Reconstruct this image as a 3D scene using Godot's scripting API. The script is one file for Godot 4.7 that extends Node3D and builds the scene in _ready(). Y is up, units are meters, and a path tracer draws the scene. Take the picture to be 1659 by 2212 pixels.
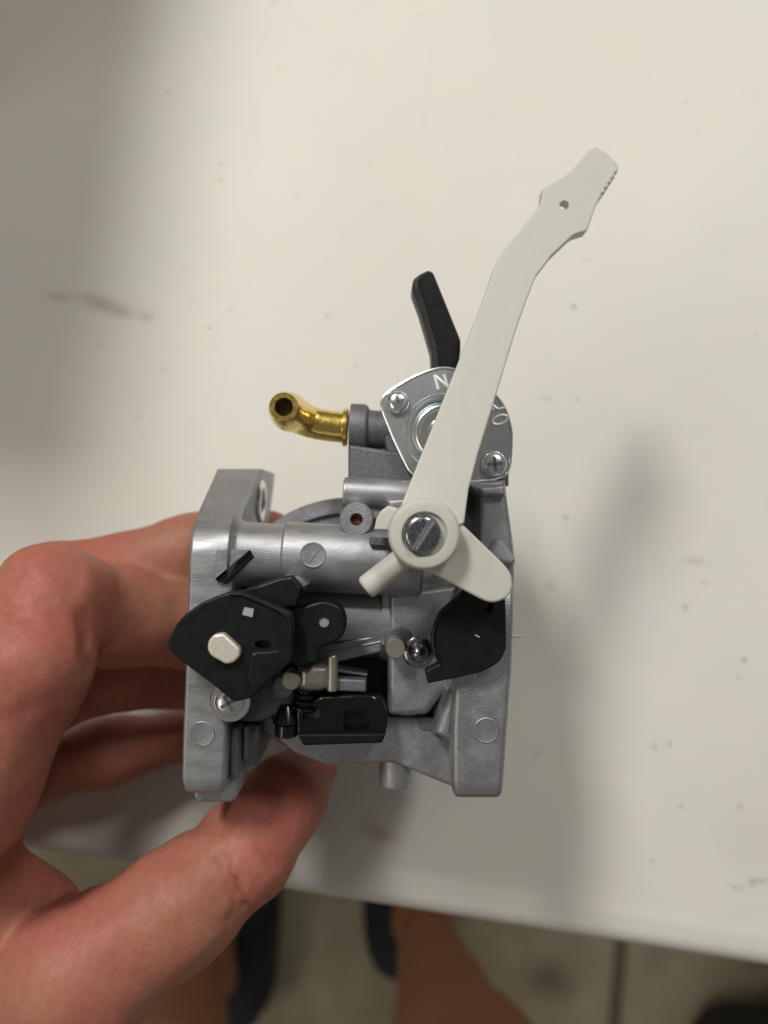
extends Node3D
# A carburettor held in a left hand over a worn cream plastic table; the floor and two legs show past the table's front edge.

const K := 5.872e-4      # tangent of view angle per unit of measured picture height (2212 units tall)
const DEPTH := 160.0     # mm from the lens to the middle plane of the held carburettor
const TABLE_Y := 0.74
var cam_at := Vector3(0, 0.985, 0)
var cam_basis: Basis
var held: Transform3D    # frame of the held object: x right, y up the picture, z towards the viewer
var M := {}
var rng := RandomNumberGenerator.new()


# ---------------------------------------------------------------- geometry collector
class Geo:
	var v := PackedVector3Array()

	func tri(a: Vector3, b: Vector3, c: Vector3) -> void:
		v.push_back(a); v.push_back(b); v.push_back(c)

	func quad(a: Vector3, b: Vector3, c: Vector3, d: Vector3) -> void:
		tri(a, b, c); tri(a, c, d)

	func fix(start: int) -> void:   # turn a closed piece so that its faces point out
		var vol := 0.0
		var o := v[start]
		for i in range(start, v.size(), 3):
			vol += (v[i] - o).dot((v[i + 1] - o).cross(v[i + 2] - o))
		if vol < 0.0:
			for i in range(start, v.size(), 3):
				var t := v[i + 1]
				v[i + 1] = v[i + 2]
				v[i + 2] = t

	func loft(rings: Array, closed_ends := true) -> void:
		var start := v.size()
		var n: int = rings[0].size()
		for r in rings.size() - 1:
			for i in n:
				var j := (i + 1) % n
				quad(rings[r][i], rings[r][j], rings[r + 1][j], rings[r + 1][i])
		if closed_ends:
			for e in [0, rings.size() - 1]:
				var c := Vector3.ZERO
				for p in rings[e]:
					c += p
				c /= n
				for i in n:
					var j := (i + 1) % n
					if e == 0:
						tri(c, rings[e][j], rings[e][i])
					else:
						tri(c, rings[e][i], rings[e][j])
		fix(start)

	func lathe(profile: Array, o: Vector3, axis: Vector3, seg := 40, closed := true) -> void:   # profile: [radius, height] in mm
		var start := v.size()
		var w := axis.normalized()
		var u := w.cross(Vector3.UP if absf(w.y) < 0.9 else Vector3.RIGHT).normalized()
		var s := w.cross(u)
		for i in profile.size() - 1:
			var a: Array = profile[i]
			var b: Array = profile[i + 1]
			for k in seg:
				var t0 := TAU * k / seg
				var t1 := TAU * ((k + 1) % seg) / seg
				var d0 := u * cos(t0) + s * sin(t0)
				var d1 := u * cos(t1) + s * sin(t1)
				var p: Vector3 = o + (d0 * a[0] + w * a[1]) * 0.001
				var q: Vector3 = o + (d1 * a[0] + w * a[1]) * 0.001
				var p2: Vector3 = o + (d0 * b[0] + w * b[1]) * 0.001
				var q2: Vector3 = o + (d1 * b[0] + w * b[1]) * 0.001
				if a[0] > 1e-6:
					tri(p, q, q2 if b[0] > 1e-6 else p2)
				if b[0] > 1e-6:
					tri(p, q2, p2)
		if closed:
			fix(start)

	func tube(path: Array, radii: Array, seg := 20) -> void:   # radii in mm
		var rings := []
		var u := Vector3.ZERO
		for i in path.size():
			var t: Vector3 = (path[mini(i + 1, path.size() - 1)] - path[maxi(i - 1, 0)]).normalized()
			if u == Vector3.ZERO:
				u = t.cross(Vector3.UP if absf(t.y) < 0.9 else Vector3.RIGHT).normalized()
			u = (u - t * u.dot(t)).normalized()
			var s := t.cross(u)
			var ring := PackedVector3Array()
			for k in seg:
				var a := TAU * k / seg
				ring.push_back(path[i] + (u * cos(a) + s * sin(a)) * radii[i] * 0.001)
			rings.push_back(ring)
		loft(rings)

	func mesh(angle := 38.0) -> ArrayMesh:   # corners sharper than the angle stay hard
		var n := v.size()
		var normals := PackedVector3Array()
		normals.resize(n)
		var face := PackedVector3Array()
		face.resize(n / 3)
		var at := {}
		for i in n / 3:
			face[i] = (v[i * 3 + 1] - v[i * 3]).cross(v[i * 3 + 2] - v[i * 3])
			for k in 3:
				var key := Vector3i((v[i * 3 + k] * 200000.0).round())
				if at.has(key):
					at[key].push_back(i)
				else:
					at[key] = PackedInt32Array([i])
		var lim := cos(deg_to_rad(angle))
		for i in n:
			var f := face[i / 3]
			var fn := f.normalized()
			var sum := Vector3.ZERO
			for j in at[Vector3i((v[i] * 200000.0).round())]:
				if face[j].normalized().dot(fn) > lim:
					sum += face[j]
			normals[i] = sum.normalized() if sum.length_squared() > 0.0 else fn
		var vv := PackedVector3Array()
		var nn := PackedVector3Array()
		var uv := PackedVector2Array()
		for i in range(0, n, 3):
			if face[i / 3].length_squared() < 1e-24:
				continue
			for k in [0, 2, 1]:   # clockwise front faces
				vv.push_back(v[i + k]); nn.push_back(normals[i + k]); uv.push_back(Vector2(v[i + k].x, v[i + k].z))
		var arr := []
		arr.resize(Mesh.ARRAY_MAX)
		arr[Mesh.ARRAY_VERTEX] = vv
		arr[Mesh.ARRAY_NORMAL] = nn
		arr[Mesh.ARRAY_TEX_UV] = uv
		var m := ArrayMesh.new()
		m.add_surface_from_arrays(Mesh.PRIMITIVE_TRIANGLES, arr)
		return m


# ---------------------------------------------------------------- measuring
func P(x: float, y: float, z := 0.0) -> Vector3:   # point of the held frame, z mm nearer than its middle plane
	var q := (DEPTH - z) * K * 0.001
	return Vector3((x - 829.5) * q, (1106.0 - y) * q, z * 0.001)


func on_plane(x: float, y: float, h: float) -> Vector3:   # where a line of sight meets the level h
	var d := cam_basis * Vector3((x - 829.5) * K, (1106.0 - y) * K, -1.0)
	return cam_at + d * ((h - cam_at.y) / d.y)


func fillet(pts: Array, cut := 3.0, n := 4) -> Array:   # rounds the corners of an outline
	var out := []
	var c := pts.size()
	for i in c:
		var p := Vector2(pts[i][0], pts[i][1])
		var a := Vector2(pts[(i + c - 1) % c][0], pts[(i + c - 1) % c][1])
		var b := Vector2(pts[(i + 1) % c][0], pts[(i + 1) % c][1])
		var r: float = pts[i][2] if pts[i].size() > 2 else cut
		var pa := p + (a - p).normalized() * minf(r, p.distance_to(a) * 0.49)
		var pb := p + (b - p).normalized() * minf(r, p.distance_to(b) * 0.49)
		for k in n + 1:
			var t := float(k) / n
			var q := pa.lerp(p, t).lerp(p.lerp(pb, t), t)
			out.push_back([q.x, q.y])
	return out


func circle(x: float, y: float, r: float, n := 28, ry := -1.0) -> Array:
	var out := []
	for i in n:
		var a := TAU * i / n
		out.push_back([x + r * cos(a), y + (ry if ry > 0.0 else r) * sin(a)])
	return out


func inset(p: PackedVector2Array, d: float) -> PackedVector2Array:   # of an anticlockwise outline
	var out := PackedVector2Array()
	var c := p.size()
	for i in c:
		var e0 := (p[i] - p[(i + c - 1) % c]).normalized()
		var e1 := (p[(i + 1) % c] - p[i]).normalized()
		var n0 := Vector2(-e0.y, e0.x)
		var n1 := Vector2(-e1.y, e1.x)
		var m := n0 + n1
		if m.length_squared() < 0.05:
			m = n0
		m = m.normalized()
		out.push_back(p[i] + m * d / maxf(m.dot(n0), 0.45))
	# where the corner's rounding is tighter than the inset, its points meet in one
	for pass_ in 3:
		var bad := PackedByteArray()
		for i in c:
			var j := (i + 1) % c
			bad.push_back(1 if (out[j] - out[i]).dot(p[j] - p[i]) < 0.0 else 0)
		var i := 0
		while i < c:
			if bad[i] and not bad[(i + c - 1) % c]:
				var n := 1
				while n < c and bad[(i + n) % c]:
					n += 1
				var mid := Vector2.ZERO
				for k in n + 1:
					mid += out[(i + k) % c]
				for k in n + 1:
					out[(i + k) % c] = mid / (n + 1)
				i += n
			i += 1
	return out


func prism(g: Geo, pts: Array, zf, thick: float, bevel := 0.4, holes := []) -> void:
	# outline as measured, at depth zf (mm, or a Callable of the measured point), extended backwards by thick mm
	var start := g.v.size()
	var flat := PackedVector2Array()
	var zs := PackedFloat32Array()
	for p in pts:
		var z: float = zf.call(p[0], p[1]) if zf is Callable else float(zf)
		var q := P(p[0], p[1], z)
		flat.push_back(Vector2(q.x, q.y) * 1000.0)
		zs.push_back(z)
	var area := 0.0
	for i in flat.size():
		area += flat[i].cross(flat[(i + 1) % flat.size()])
	if area < 0.0:
		flat.reverse(); zs.reverse()
	var c := flat.size()
	var nb := 3 if bevel > 0.0 else 0
	var rings := []
	for k in nb + 1:
		var t := PI / 2 * k / maxi(nb, 1)
		var ins := inset(flat, bevel * (1.0 - sin(t))) if k < nb else flat
		var ring := PackedVector3Array()
		for i in c:
			ring.push_back(Vector3(ins[i].x, ins[i].y, zs[i] - bevel * (1.0 - cos(t))) * 0.001)
		rings.push_back(ring)
	var back := PackedVector3Array()
	for i in c:
		back.push_back(Vector3(flat[i].x, flat[i].y, zs[i] - thick) * 0.001)
	rings.push_back(back)
	for r in rings.size() - 1:
		for i in c:
			var j := (i + 1) % c
			g.quad(rings[r][i], rings[r + 1][i], rings[r + 1][j], rings[r][j])
	# caps, with holes bridged to the outline
	var top := PackedVector2Array()
	var top_z := PackedFloat32Array()
	for q in rings[0]:
		top.push_back(Vector2(q.x, q.y) * 1000.0); top_z.push_back(q.z * 1000.0)
	var tri_top := PackedVector2Array(flat)
	for h in holes:
		var hp := PackedVector2Array()
		var hz := PackedFloat32Array()
		for p in h:
			var z: float = zf.call(p[0], p[1]) if zf is Callable else float(zf)
			var q := P(p[0], p[1], z)
			hp.push_back(Vector2(q.x, q.y) * 1000.0); hz.push_back(z)
		var ar := 0.0
		for i in hp.size():
			ar += hp[i].cross(hp[(i + 1) % hp.size()])
		if ar > 0.0:
			hp.reverse(); hz.reverse()
		for i in hp.size():
			var j := (i + 1) % hp.size()
			g.quad(Vector3(hp[i].x, hp[i].y, hz[i]) * 0.001, Vector3(hp[i].x, hp[i].y, hz[i] - thick) * 0.001, Vector3(hp[j].x, hp[j].y, hz[j] - thick) * 0.001, Vector3(hp[j].x, hp[j].y, hz[j]) * 0.001)
		var best := [0, 0, 1e9]
		for i in top.size():
			for j in hp.size():
				var d := top[i].distance_squared_to(hp[j])
				if d < best[2]:
					best = [i, j, d]
		top = bridge(top, hp, best[0], best[1])
		tri_top = bridge(tri_top, hp, best[0], best[1])
		var tz := PackedFloat32Array()
		tz.append_array(top_z.slice(0, best[0] + 1))
		for j in hp.size() + 1:
			tz.push_back(hz[(best[1] + j) % hp.size()])
		tz.append_array(top_z.slice(best[0]))
		top_z = tz
	var big := PackedVector2Array()
	for q in tri_top:
		big.push_back(q * 1000.0)
	var idx := Geometry2D.triangulate_polygon(big)
	if idx.is_empty():
		push_warning("no triangles for an outline starting at %s" % str(pts[0]))
	for i in range(0, idx.size(), 3):
		var a := idx[i]
		var b := idx[i + 1]
		var d := idx[i + 2]
		if (tri_top[b] - tri_top[a]).cross(tri_top[d] - tri_top[a]) < 0.0:
			var t := b
			b = d
			d = t
		g.tri(Vector3(top[a].x, top[a].y, top_z[a]) * 0.001, Vector3(top[b].x, top[b].y, top_z[b]) * 0.001, Vector3(top[d].x, top[d].y, top_z[d]) * 0.001)
		g.tri(Vector3(top[a].x, top[a].y, top_z[a] - thick) * 0.001, Vector3(top[d].x, top[d].y, top_z[d] - thick) * 0.001, Vector3(top[b].x, top[b].y, top_z[b] - thick) * 0.001)


func bridge(o: PackedVector2Array, h: PackedVector2Array, i: int, j: int) -> PackedVector2Array:
	var out := PackedVector2Array()
	out.append_array(o.slice(0, i + 1))
	for k in h.size() + 1:
		out.push_back(h[(j + k) % h.size()])
	out.append_array(o.slice(i))
	return out


func bar(g: Geo, a: Vector3, b: Vector3, up: Vector3, wa: float, ta: float, wb: float, tb: float, r := 0.5) -> void:   # rounded bar, sizes in mm
	var t := (b - a).normalized()
	var s := t.cross(up).normalized()
	var u := s.cross(t)
	var rings := []
	var rr := r * 0.001
	for st in [[0.0, -1.0], [0.3, -0.3], [1.0, 0.0], [1.0, 1.0], [0.3, 1.3], [0.0, 2.0]]:
		var end: bool = st[1] > 0.5
		var along: float = (st[1] if not end else 2.0 - st[1])
		var c: Vector3
		var shrink: float = rr * (1.0 - st[0])
		if end:
			c = b - t * rr * (st[0] if st[0] > 0.5 else (0.3 if st[0] > 0.1 else 0.0))
		else:
			c = a + t * rr * (st[0] if st[0] > 0.5 else (0.3 if st[0] > 0.1 else 0.0))
		var hw := (wb if end else wa) * 0.0005 - shrink
		var ht := (tb if end else ta) * 0.0005 - shrink
		rings.push_back(round_ring(c, s, u, hw, ht, maxf(rr - shrink, rr * 0.3)))
	g.loft(rings)


func round_ring(c: Vector3, s: Vector3, u: Vector3, hw: float, ht: float, r: float) -> PackedVector3Array:
	var ring := PackedVector3Array()
	for q in 4:
		var sx: float = [1, -1, -1, 1][q]
		var sy: float = [1, 1, -1, -1][q]
		for k in 4:
			var a := PI / 2 * (q + k / 3.0)
			ring.push_back(c + s * (sx * (hw - r) + r * cos(a)) + u * (sy * (ht - r) + r * sin(a)))
	return ring


# ---------------------------------------------------------------- things and parts
func part(called: String, g: Geo, m: Material, parent: Node3D, angle := 38.0) -> MeshInstance3D:
	var o := MeshInstance3D.new()
	o.name = called
	o.mesh = g.mesh(angle)
	o.material_override = m
	parent.add_child(o, true)
	return o


func thing(called: String, label: String, category: String, at := Transform3D.IDENTITY, group := "") -> Node3D:
	var o := Node3D.new()
	o.name = called
	o.transform = at
	add_child(o, true)
	tag(o, label, category, group)
	return o


func tag(o: Node, label: String, category: String, group := "") -> void:
	o.set_meta("label", label)
	o.set_meta("category", category)
	if group:
		o.set_meta("group", group)


# ---------------------------------------------------------------- materials
func noise_tex(seed_: int, freq: float, lo: float, hi: float, octaves := 4, size := 512, stretch := Vector2.ONE) -> ImageTexture:
	var n := FastNoiseLite.new()
	n.seed = seed_
	n.noise_type = FastNoiseLite.TYPE_SIMPLEX
	n.frequency = freq
	n.fractal_octaves = octaves
	var im := n.get_seamless_image(size, size)
	im.convert(Image.FORMAT_RGB8)
	if lo != 0.0 or hi != 1.0:
		var data := im.get_data()
		for i in data.size():
			data[i] = int(255.0 * lerpf(lo, hi, data[i] / 255.0))
		im = Image.create_from_data(size, size, false, Image.FORMAT_RGB8, data)
	im.generate_mipmaps()
	return ImageTexture.create_from_image(im)


func mix_tex(seed_: int, f1: float, f2: float, lo: float, hi: float, share := 0.5, size := 512) -> ImageTexture:   # coarse patches and fine grain together
	var n := FastNoiseLite.new()
	n.seed = seed_
	n.frequency = f1
	n.fractal_octaves = 4
	var a := n.get_seamless_image(size, size).get_data()
	n.seed = seed_ + 1
	n.frequency = f2
	n.fractal_octaves = 2
	var b := n.get_seamless_image(size, size).get_data()
	var data := PackedByteArray()
	data.resize(size * size * 3)
	for i in size * size:
		var t := lerpf(smoothstep(0.15, 0.85, a[i] / 255.0), b[i] / 255.0, share)
		var v := int(255.0 * lerpf(lo, hi, t))
		data[i * 3] = v; data[i * 3 + 1] = v; data[i * 3 + 2] = v
	var im := Image.create_from_data(size, size, false, Image.FORMAT_RGB8, data)
	im.generate_mipmaps()
	return ImageTexture.create_from_image(im)


func mat(called: String, lin: Color, rough: float, metal := 0.0) -> StandardMaterial3D:
	var m := StandardMaterial3D.new()
	m.resource_name = called
	m.albedo_color = lin.linear_to_srgb()
	m.roughness = rough
	m.metallic = metal
	return m


func triplanar(m: StandardMaterial3D, scale_: Vector3) -> void:
	m.uv1_triplanar = true
	m.uv1_scale = scale_


func pores() -> ImageTexture:   # the skin's fine network of lines
	var n := FastNoiseLite.new()
	n.seed = 45
	n.noise_type = FastNoiseLite.TYPE_CELLULAR
	n.cellular_return_type = FastNoiseLite.RETURN_DISTANCE2_SUB
	n.frequency = 0.045
	n.fractal_octaves = 2
	n.domain_warp_enabled = true
	n.domain_warp_amplitude = 12.0
	var im := n.get_seamless_image(512, 512)
	im.convert(Image.FORMAT_RGB8)
	im.generate_mipmaps()
	return ImageTexture.create_from_image(im)


func make_materials() -> void:
	var fine := noise_tex(3, 0.06, 0.0, 1.0, 4)
	var tone := noise_tex(5, 0.035, 0.84, 1.0, 5)
	var rough := noise_tex(9, 0.02, 0.55, 1.0, 5)
	# die-cast aluminium
	var m := mat("cast_metal", Color(0.51, 0.525, 0.545), 0.6, 0.85)
	triplanar(m, Vector3(55, 55, 55))
	m.albedo_texture = mix_tex(81, 0.02, 0.24, 0.78, 1.0, 0.82); m.roughness_texture = mix_tex(83, 0.006, 0.12, 0.62, 1.0, 0.35)
	m.heightmap_enabled = true; m.heightmap_texture = fine; m.heightmap_scale = 0.0045
	M.cast = m
	# the same metal with drawn-out tool marks along x
	m = mat("brushed_metal", Color(0.51, 0.52, 0.535), 0.6, 0.85)
	triplanar(m, Vector3(26, 90, 90))
	m.albedo_texture = mix_tex(15, 0.02, 0.2, 0.78, 1.0, 0.75); m.roughness_texture = mix_tex(85, 0.006, 0.12, 0.62, 1.0, 0.35)
	m.heightmap_enabled = true; m.heightmap_texture = fine; m.heightmap_scale = 0.0022
	M.brushed = m
	m = mat("dull_metal", Color(0.22, 0.225, 0.25), 0.6, 0.75)
	triplanar(m, Vector3(45, 45, 45))
	m.albedo_texture = tone
	m.heightmap_enabled = true; m.heightmap_texture = fine; m.heightmap_scale = 0.0045
	M.dull = m
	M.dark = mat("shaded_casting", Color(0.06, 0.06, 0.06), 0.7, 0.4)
	m = mat("zinc_plate", Color(0.58, 0.62, 0.63), 0.38, 1.0)
	triplanar(m, Vector3(30, 30, 30))
	m.albedo_texture = noise_tex(25, 0.02, 0.96, 1.0, 4)
	M.zinc = m
	m = mat("bright_zinc", Color(0.84, 0.89, 0.90), 0.27, 1.0)
	M.bright = m
	m = mat("screw_metal", Color(0.62, 0.66, 0.70), 0.3, 1.0)
	triplanar(m, Vector3(120, 120, 120))
	m.albedo_texture = noise_tex(29, 0.02, 0.5, 1.0, 3); m.roughness_texture = rough
	M.screw = m
	m = mat("brass", Color(0.93, 0.68, 0.20), 0.33, 1.0)
	triplanar(m, Vector3(60, 60, 60))
	m.roughness_texture = rough
	M.brass = m
	m = mat("cut_end", Color(0.88, 0.82, 0.70), 0.45, 0.45)
	triplanar(m, Vector3(40, 220, 220))
	m.albedo_texture = tone
	M.cut = m
	m = mat("black_plastic", Color(0.0065, 0.0076, 0.0082), 0.52)
	triplanar(m, Vector3(60, 60, 60))
	m.roughness_texture = mix_tex(77, 0.008, 0.05, 0.72, 1.0, 0.2)
	m.heightmap_enabled = true; m.heightmap_texture = fine; m.heightmap_scale = 0.0015
	M.black = m
	m.metallic_specular = 0.36
	m = mat("glossy_black", Color(0.004, 0.0045, 0.0045), 0.18)
	M.gloss = m
	m = mat("white_plastic", Color(0.56, 0.565, 0.50), 0.55)
	triplanar(m, Vector3(40, 40, 40))
	m.albedo_texture = noise_tex(35, 0.01, 0.98, 1.0, 4)
	m.subsurf_scatter_enabled = true; m.subsurf_scatter_strength = 0.06
	M.white = m
	m = mat("worn_steel", Color(0.50, 0.47, 0.42), 0.42, 0.95)
	M.lug = m
	M.letter = mat("raised_zinc", Color(0.9, 0.93, 0.93), 0.5, 0.5)
	M.pad = mat("brown_pad", Color(0.035, 0.03, 0.024), 0.5)
	M.nick = mat("scratched_plastic", Color(0.68, 0.67, 0.58), 0.5)
	M.copper = mat("copper", Color(0.22, 0.1, 0.06), 0.45, 0.9)
	M.gasket = mat("gasket", Color(0.23, 0.24, 0.05), 0.6)
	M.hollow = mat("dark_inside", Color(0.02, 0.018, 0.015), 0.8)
	m = mat("pale_chip", Color(0.36, 0.365, 0.40), 0.45, 0.0)
	M.chip = m
	M.pin = mat("pale_pin", Color(0.25, 0.26, 0.26), 0.5)
	# skin
	m = mat("skin", Color(1, 1, 1), 0.6)
	m.metallic_specular = 0.38
	m.vertex_color_use_as_albedo = true
	triplanar(m, Vector3(60, 60, 60))
	m.albedo_texture = noise_tex(41, 0.012, 0.9, 1.0, 4)
	m.roughness_texture = noise_tex(43, 0.03, 0.7, 1.0, 4)
	m.heightmap_enabled = true; m.heightmap_texture = pores(); m.heightmap_scale = 0.006
	m.subsurf_scatter_enabled = true; m.subsurf_scatter_strength = 0.03
	M.skin = m
	m = mat("dark_cloth", Color(0.018, 0.024, 0.038), 0.7)
	M.shoe = m
	m = mat("worn_black", Color(0.035, 0.037, 0.04), 0.55)
	M.flank = m
	M.steel_blue = mat("painted_steel", Color(0.14, 0.16, 0.19), 0.5)


# ---------------------------------------------------------------- bodies as one smooth surface
func body_mesh(chains: Array, cell: float, k_in: float, k_out: float, creases: Array, paint: Callable) -> ArrayMesh:
	# chains of bones [a, b, ra, rb] in metres: tapered capsules joined by a smooth minimum, meshed as surface nets
	var lo := Vector3.ONE * 1e9
	var hi := -lo
	for ch in chains:
		for b in ch:
			var r: float = maxf(b[2], b[3]) + cell * 3.0
			for p in [b[0], b[1]]:
				lo = lo.min(p - Vector3.ONE * r); hi = hi.max(p + Vector3.ONE * r)
	var dim := Vector3i(((hi - lo) / cell).ceil()) + Vector3i.ONE
	var nx := dim.x
	var nxy := dim.x * dim.y
	var f := PackedFloat32Array()
	f.resize(nxy * dim.z)
	f.fill(1.0)
	var pad := k_out + cell * 3.0
	for ch in chains:
		var clo := Vector3.ONE * 1e9
		var chi := -clo
		for b in ch:
			var r: float = maxf(b[2], b[3]) + pad
			for p in [b[0], b[1]]:
				clo = clo.min(p - Vector3.ONE * r); chi = chi.max(p + Vector3.ONE * r)
		var i0 := Vector3i(((clo - lo) / cell).floor()).max(Vector3i.ZERO)
		var i1 := Vector3i(((chi - lo) / cell).ceil()).min(dim - Vector3i.ONE)
		for z in range(i0.z, i1.z + 1):
			for y in range(i0.y, i1.y + 1):
				for x in range(i0.x, i1.x + 1):
					var p := lo + Vector3(x, y, z) * cell
					var d := 1.0
					for b in ch:
						var a: Vector3 = b[0]
						var ab: Vector3 = b[1] - a
						var t := clampf((p - a).dot(ab) / ab.length_squared(), 0.0, 1.0)
						var e := (p - a - ab * t).length() - lerpf(b[2], b[3], t)
						var h := maxf(k_in - absf(d - e), 0.0) / k_in
						d = minf(d, e) - h * h * k_in * 0.25
					if d < pad:
						var i := x + y * nx + z * nxy
						var h := maxf(k_out - absf(d - f[i]), 0.0) / k_out
						f[i] = minf(d, f[i]) - h * h * k_out * 0.25
	var lines := []
	for c in creases:   # [measured points, width, depth]: a groove in the skin (with a negative depth, a ridge), laid on the surface that faces the viewer
		var last := Vector3.INF
		for i in c[0].size() - 1:
			for k in 11:
				var q := Vector2(c[0][i][0], c[0][i][1]).lerp(Vector2(c[0][i + 1][0], c[0][i + 1][1]), k / 10.0)
				var z := 45.0
				while z > -80.0:
					var w := ((P(q.x, q.y, z) - lo) / cell).round()
					if w.x >= 0 and w.y >= 0 and w.z >= 0 and w.x < dim.x and w.y < dim.y and w.z < dim.z and f[int(w.x) + int(w.y) * nx + int(w.z) * nxy] < 0.0:
						break
					z -= 0.2
				var p := P(q.x, q.y, z)
				if last != Vector3.INF and last.distance_to(p) < 0.006 and z > -80.0:
					lines.push_back([last, p, c[1] * 0.001, c[2] * 0.001])
				last = p
	var dent := PackedFloat32Array()
	dent.resize(f.size() if lines.size() else 0)
	for c in lines:
		var r: float = c[2] * 3.0
		var a: Vector3 = c[0]
		var ab: Vector3 = c[1] - a
		var i0 := Vector3i(((a.min(c[1]) - Vector3.ONE * r - lo) / cell).floor()).max(Vector3i.ZERO)
		var i1 := Vector3i(((a.max(c[1]) + Vector3.ONE * r - lo) / cell).ceil()).min(dim - Vector3i.ONE)
		for z in range(i0.z, i1.z + 1):
			for y in range(i0.y, i1.y + 1):
				for x in range(i0.x, i1.x + 1):
					var p := lo + Vector3(x, y, z) * cell
					var t := clampf((p - a).dot(ab) / maxf(ab.length_squared(), 1e-12), 0.0, 1.0)
					var d: float = (p - a - ab * t).length() / c[2]
					var s: float = c[3] * exp(-d * d)
					var i := x + y * nx + z * nxy
					if absf(s) > absf(dent[i]):
						dent[i] = s
	for i in dent.size():
		f[i] += dent[i]
	var noise := FastNoiseLite.new()
	noise.seed = 7
	noise.frequency = 0.085 / (cell * 1000.0)
	noise.fractal_octaves = 3
	var wave := FastNoiseLite.new()
	wave.seed = 8
	wave.frequency = 0.28 / (cell * 1000.0)
	wave.fractal_octaves = 2
	for z in dim.z:
		for y in dim.y:
			var row := y * nx + z * nxy
			for x in nx:
				if absf(f[row + x]) < cell * 3.0:
					var p := (lo + Vector3(x, y, z) * cell) * 1000.0
					f[row + x] += cell * (0.42 * noise.get_noise_3dv(p) + 0.1 * wave.get_noise_3dv(p))
	var vert := {}
	var vv := PackedVector3Array()
	var nn := PackedVector3Array()
	var cc := PackedColorArray()
	var cells := []
	var offs := PackedInt32Array([0, 1, nx, nx + 1, nxy, nxy + 1, nxy + nx, nxy + nx + 1])
	var edges := [[0, 1], [2, 3], [4, 5], [6, 7], [0, 2], [1, 3], [4, 6], [5, 7], [0, 4], [1, 5], [2, 6], [3, 7]]
	var far := cell * 4.5
	for z in range(1, dim.z - 2):
		for y in range(1, dim.y - 2):
			var row := y * nx + z * nxy
			for x in range(1, nx - 2):
				var i := row + x
				if absf(f[i]) > far:
					continue
				var neg := 0
				for o in offs:
					if f[i + o] < 0.0:
						neg += 1
				if neg == 0 or neg == 8:
					continue
				var sum := Vector3.ZERO
				var cnt := 0
				for e in edges:
					var fa := f[i + offs[e[0]]]
					var fb := f[i + offs[e[1]]]
					if (fa < 0.0) != (fb < 0.0):
						var t := fa / (fa - fb)
						sum += Vector3(e[0] & 1, (e[0] >> 1) & 1, e[0] >> 2).lerp(Vector3(e[1] & 1, (e[1] >> 1) & 1, e[1] >> 2), t)
						cnt += 1
				var loc := sum / cnt
				var g := Vector3.ZERO
				for k in 8:
					var q := i + offs[k]
					var w := (loc.x if k & 1 else 1.0 - loc.x) * (loc.y if k & 2 else 1.0 - loc.y) * (loc.z if k & 4 else 1.0 - loc.z)
					g += Vector3(f[q + 1] - f[q - 1], f[q + nx] - f[q - nx], f[q + nxy] - f[q - nxy]) * w
				g = g.normalized()
				var p := lo + (Vector3(x, y, z) + loc) * cell
				vert[i] = vv.size()
				cells.push_back(i)
				vv.push_back(p)
				nn.push_back(g)
				var col: Color = paint.call(p, g)
				if dent.size() and dent[i] > 0.0:   # the skin in a crease is redder
					col = col.lerp(Color(0.28, 0.08, 0.06), clampf(dent[i] / 0.0016, 0.0, 0.4))
				cc.push_back(col)
	var idx := PackedInt32Array()
	for i in cells:
		var s0 := f[i] < 0.0
		for ax in 3:
			var st: int = [1, nx, nxy][ax]
			if (f[i + st] < 0.0) == s0:
				continue
			var d1: int = [nx, nxy, 1][ax]
			var d2: int = [nxy, 1, nx][ax]
			if not (vert.has(i - d1) and vert.has(i - d2) and vert.has(i - d1 - d2)):
				continue
			var a: int = vert[i]
			var b: int = vert[i - d1]
			var c: int = vert[i - d1 - d2]
			var d: int = vert[i - d2]
			if s0:
				idx.append_array([a, c, b, a, d, c])
			else:
				idx.append_array([a, b, c, a, c, d])
	var arr := []
	arr.resize(Mesh.ARRAY_MAX)
	arr[Mesh.ARRAY_VERTEX] = vv
	arr[Mesh.ARRAY_NORMAL] = nn
	arr[Mesh.ARRAY_COLOR] = cc
	arr[Mesh.ARRAY_INDEX] = idx
	var m := ArrayMesh.new()
	m.add_surface_from_arrays(Mesh.PRIMITIVE_TRIANGLES, arr)
	return m


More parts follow.
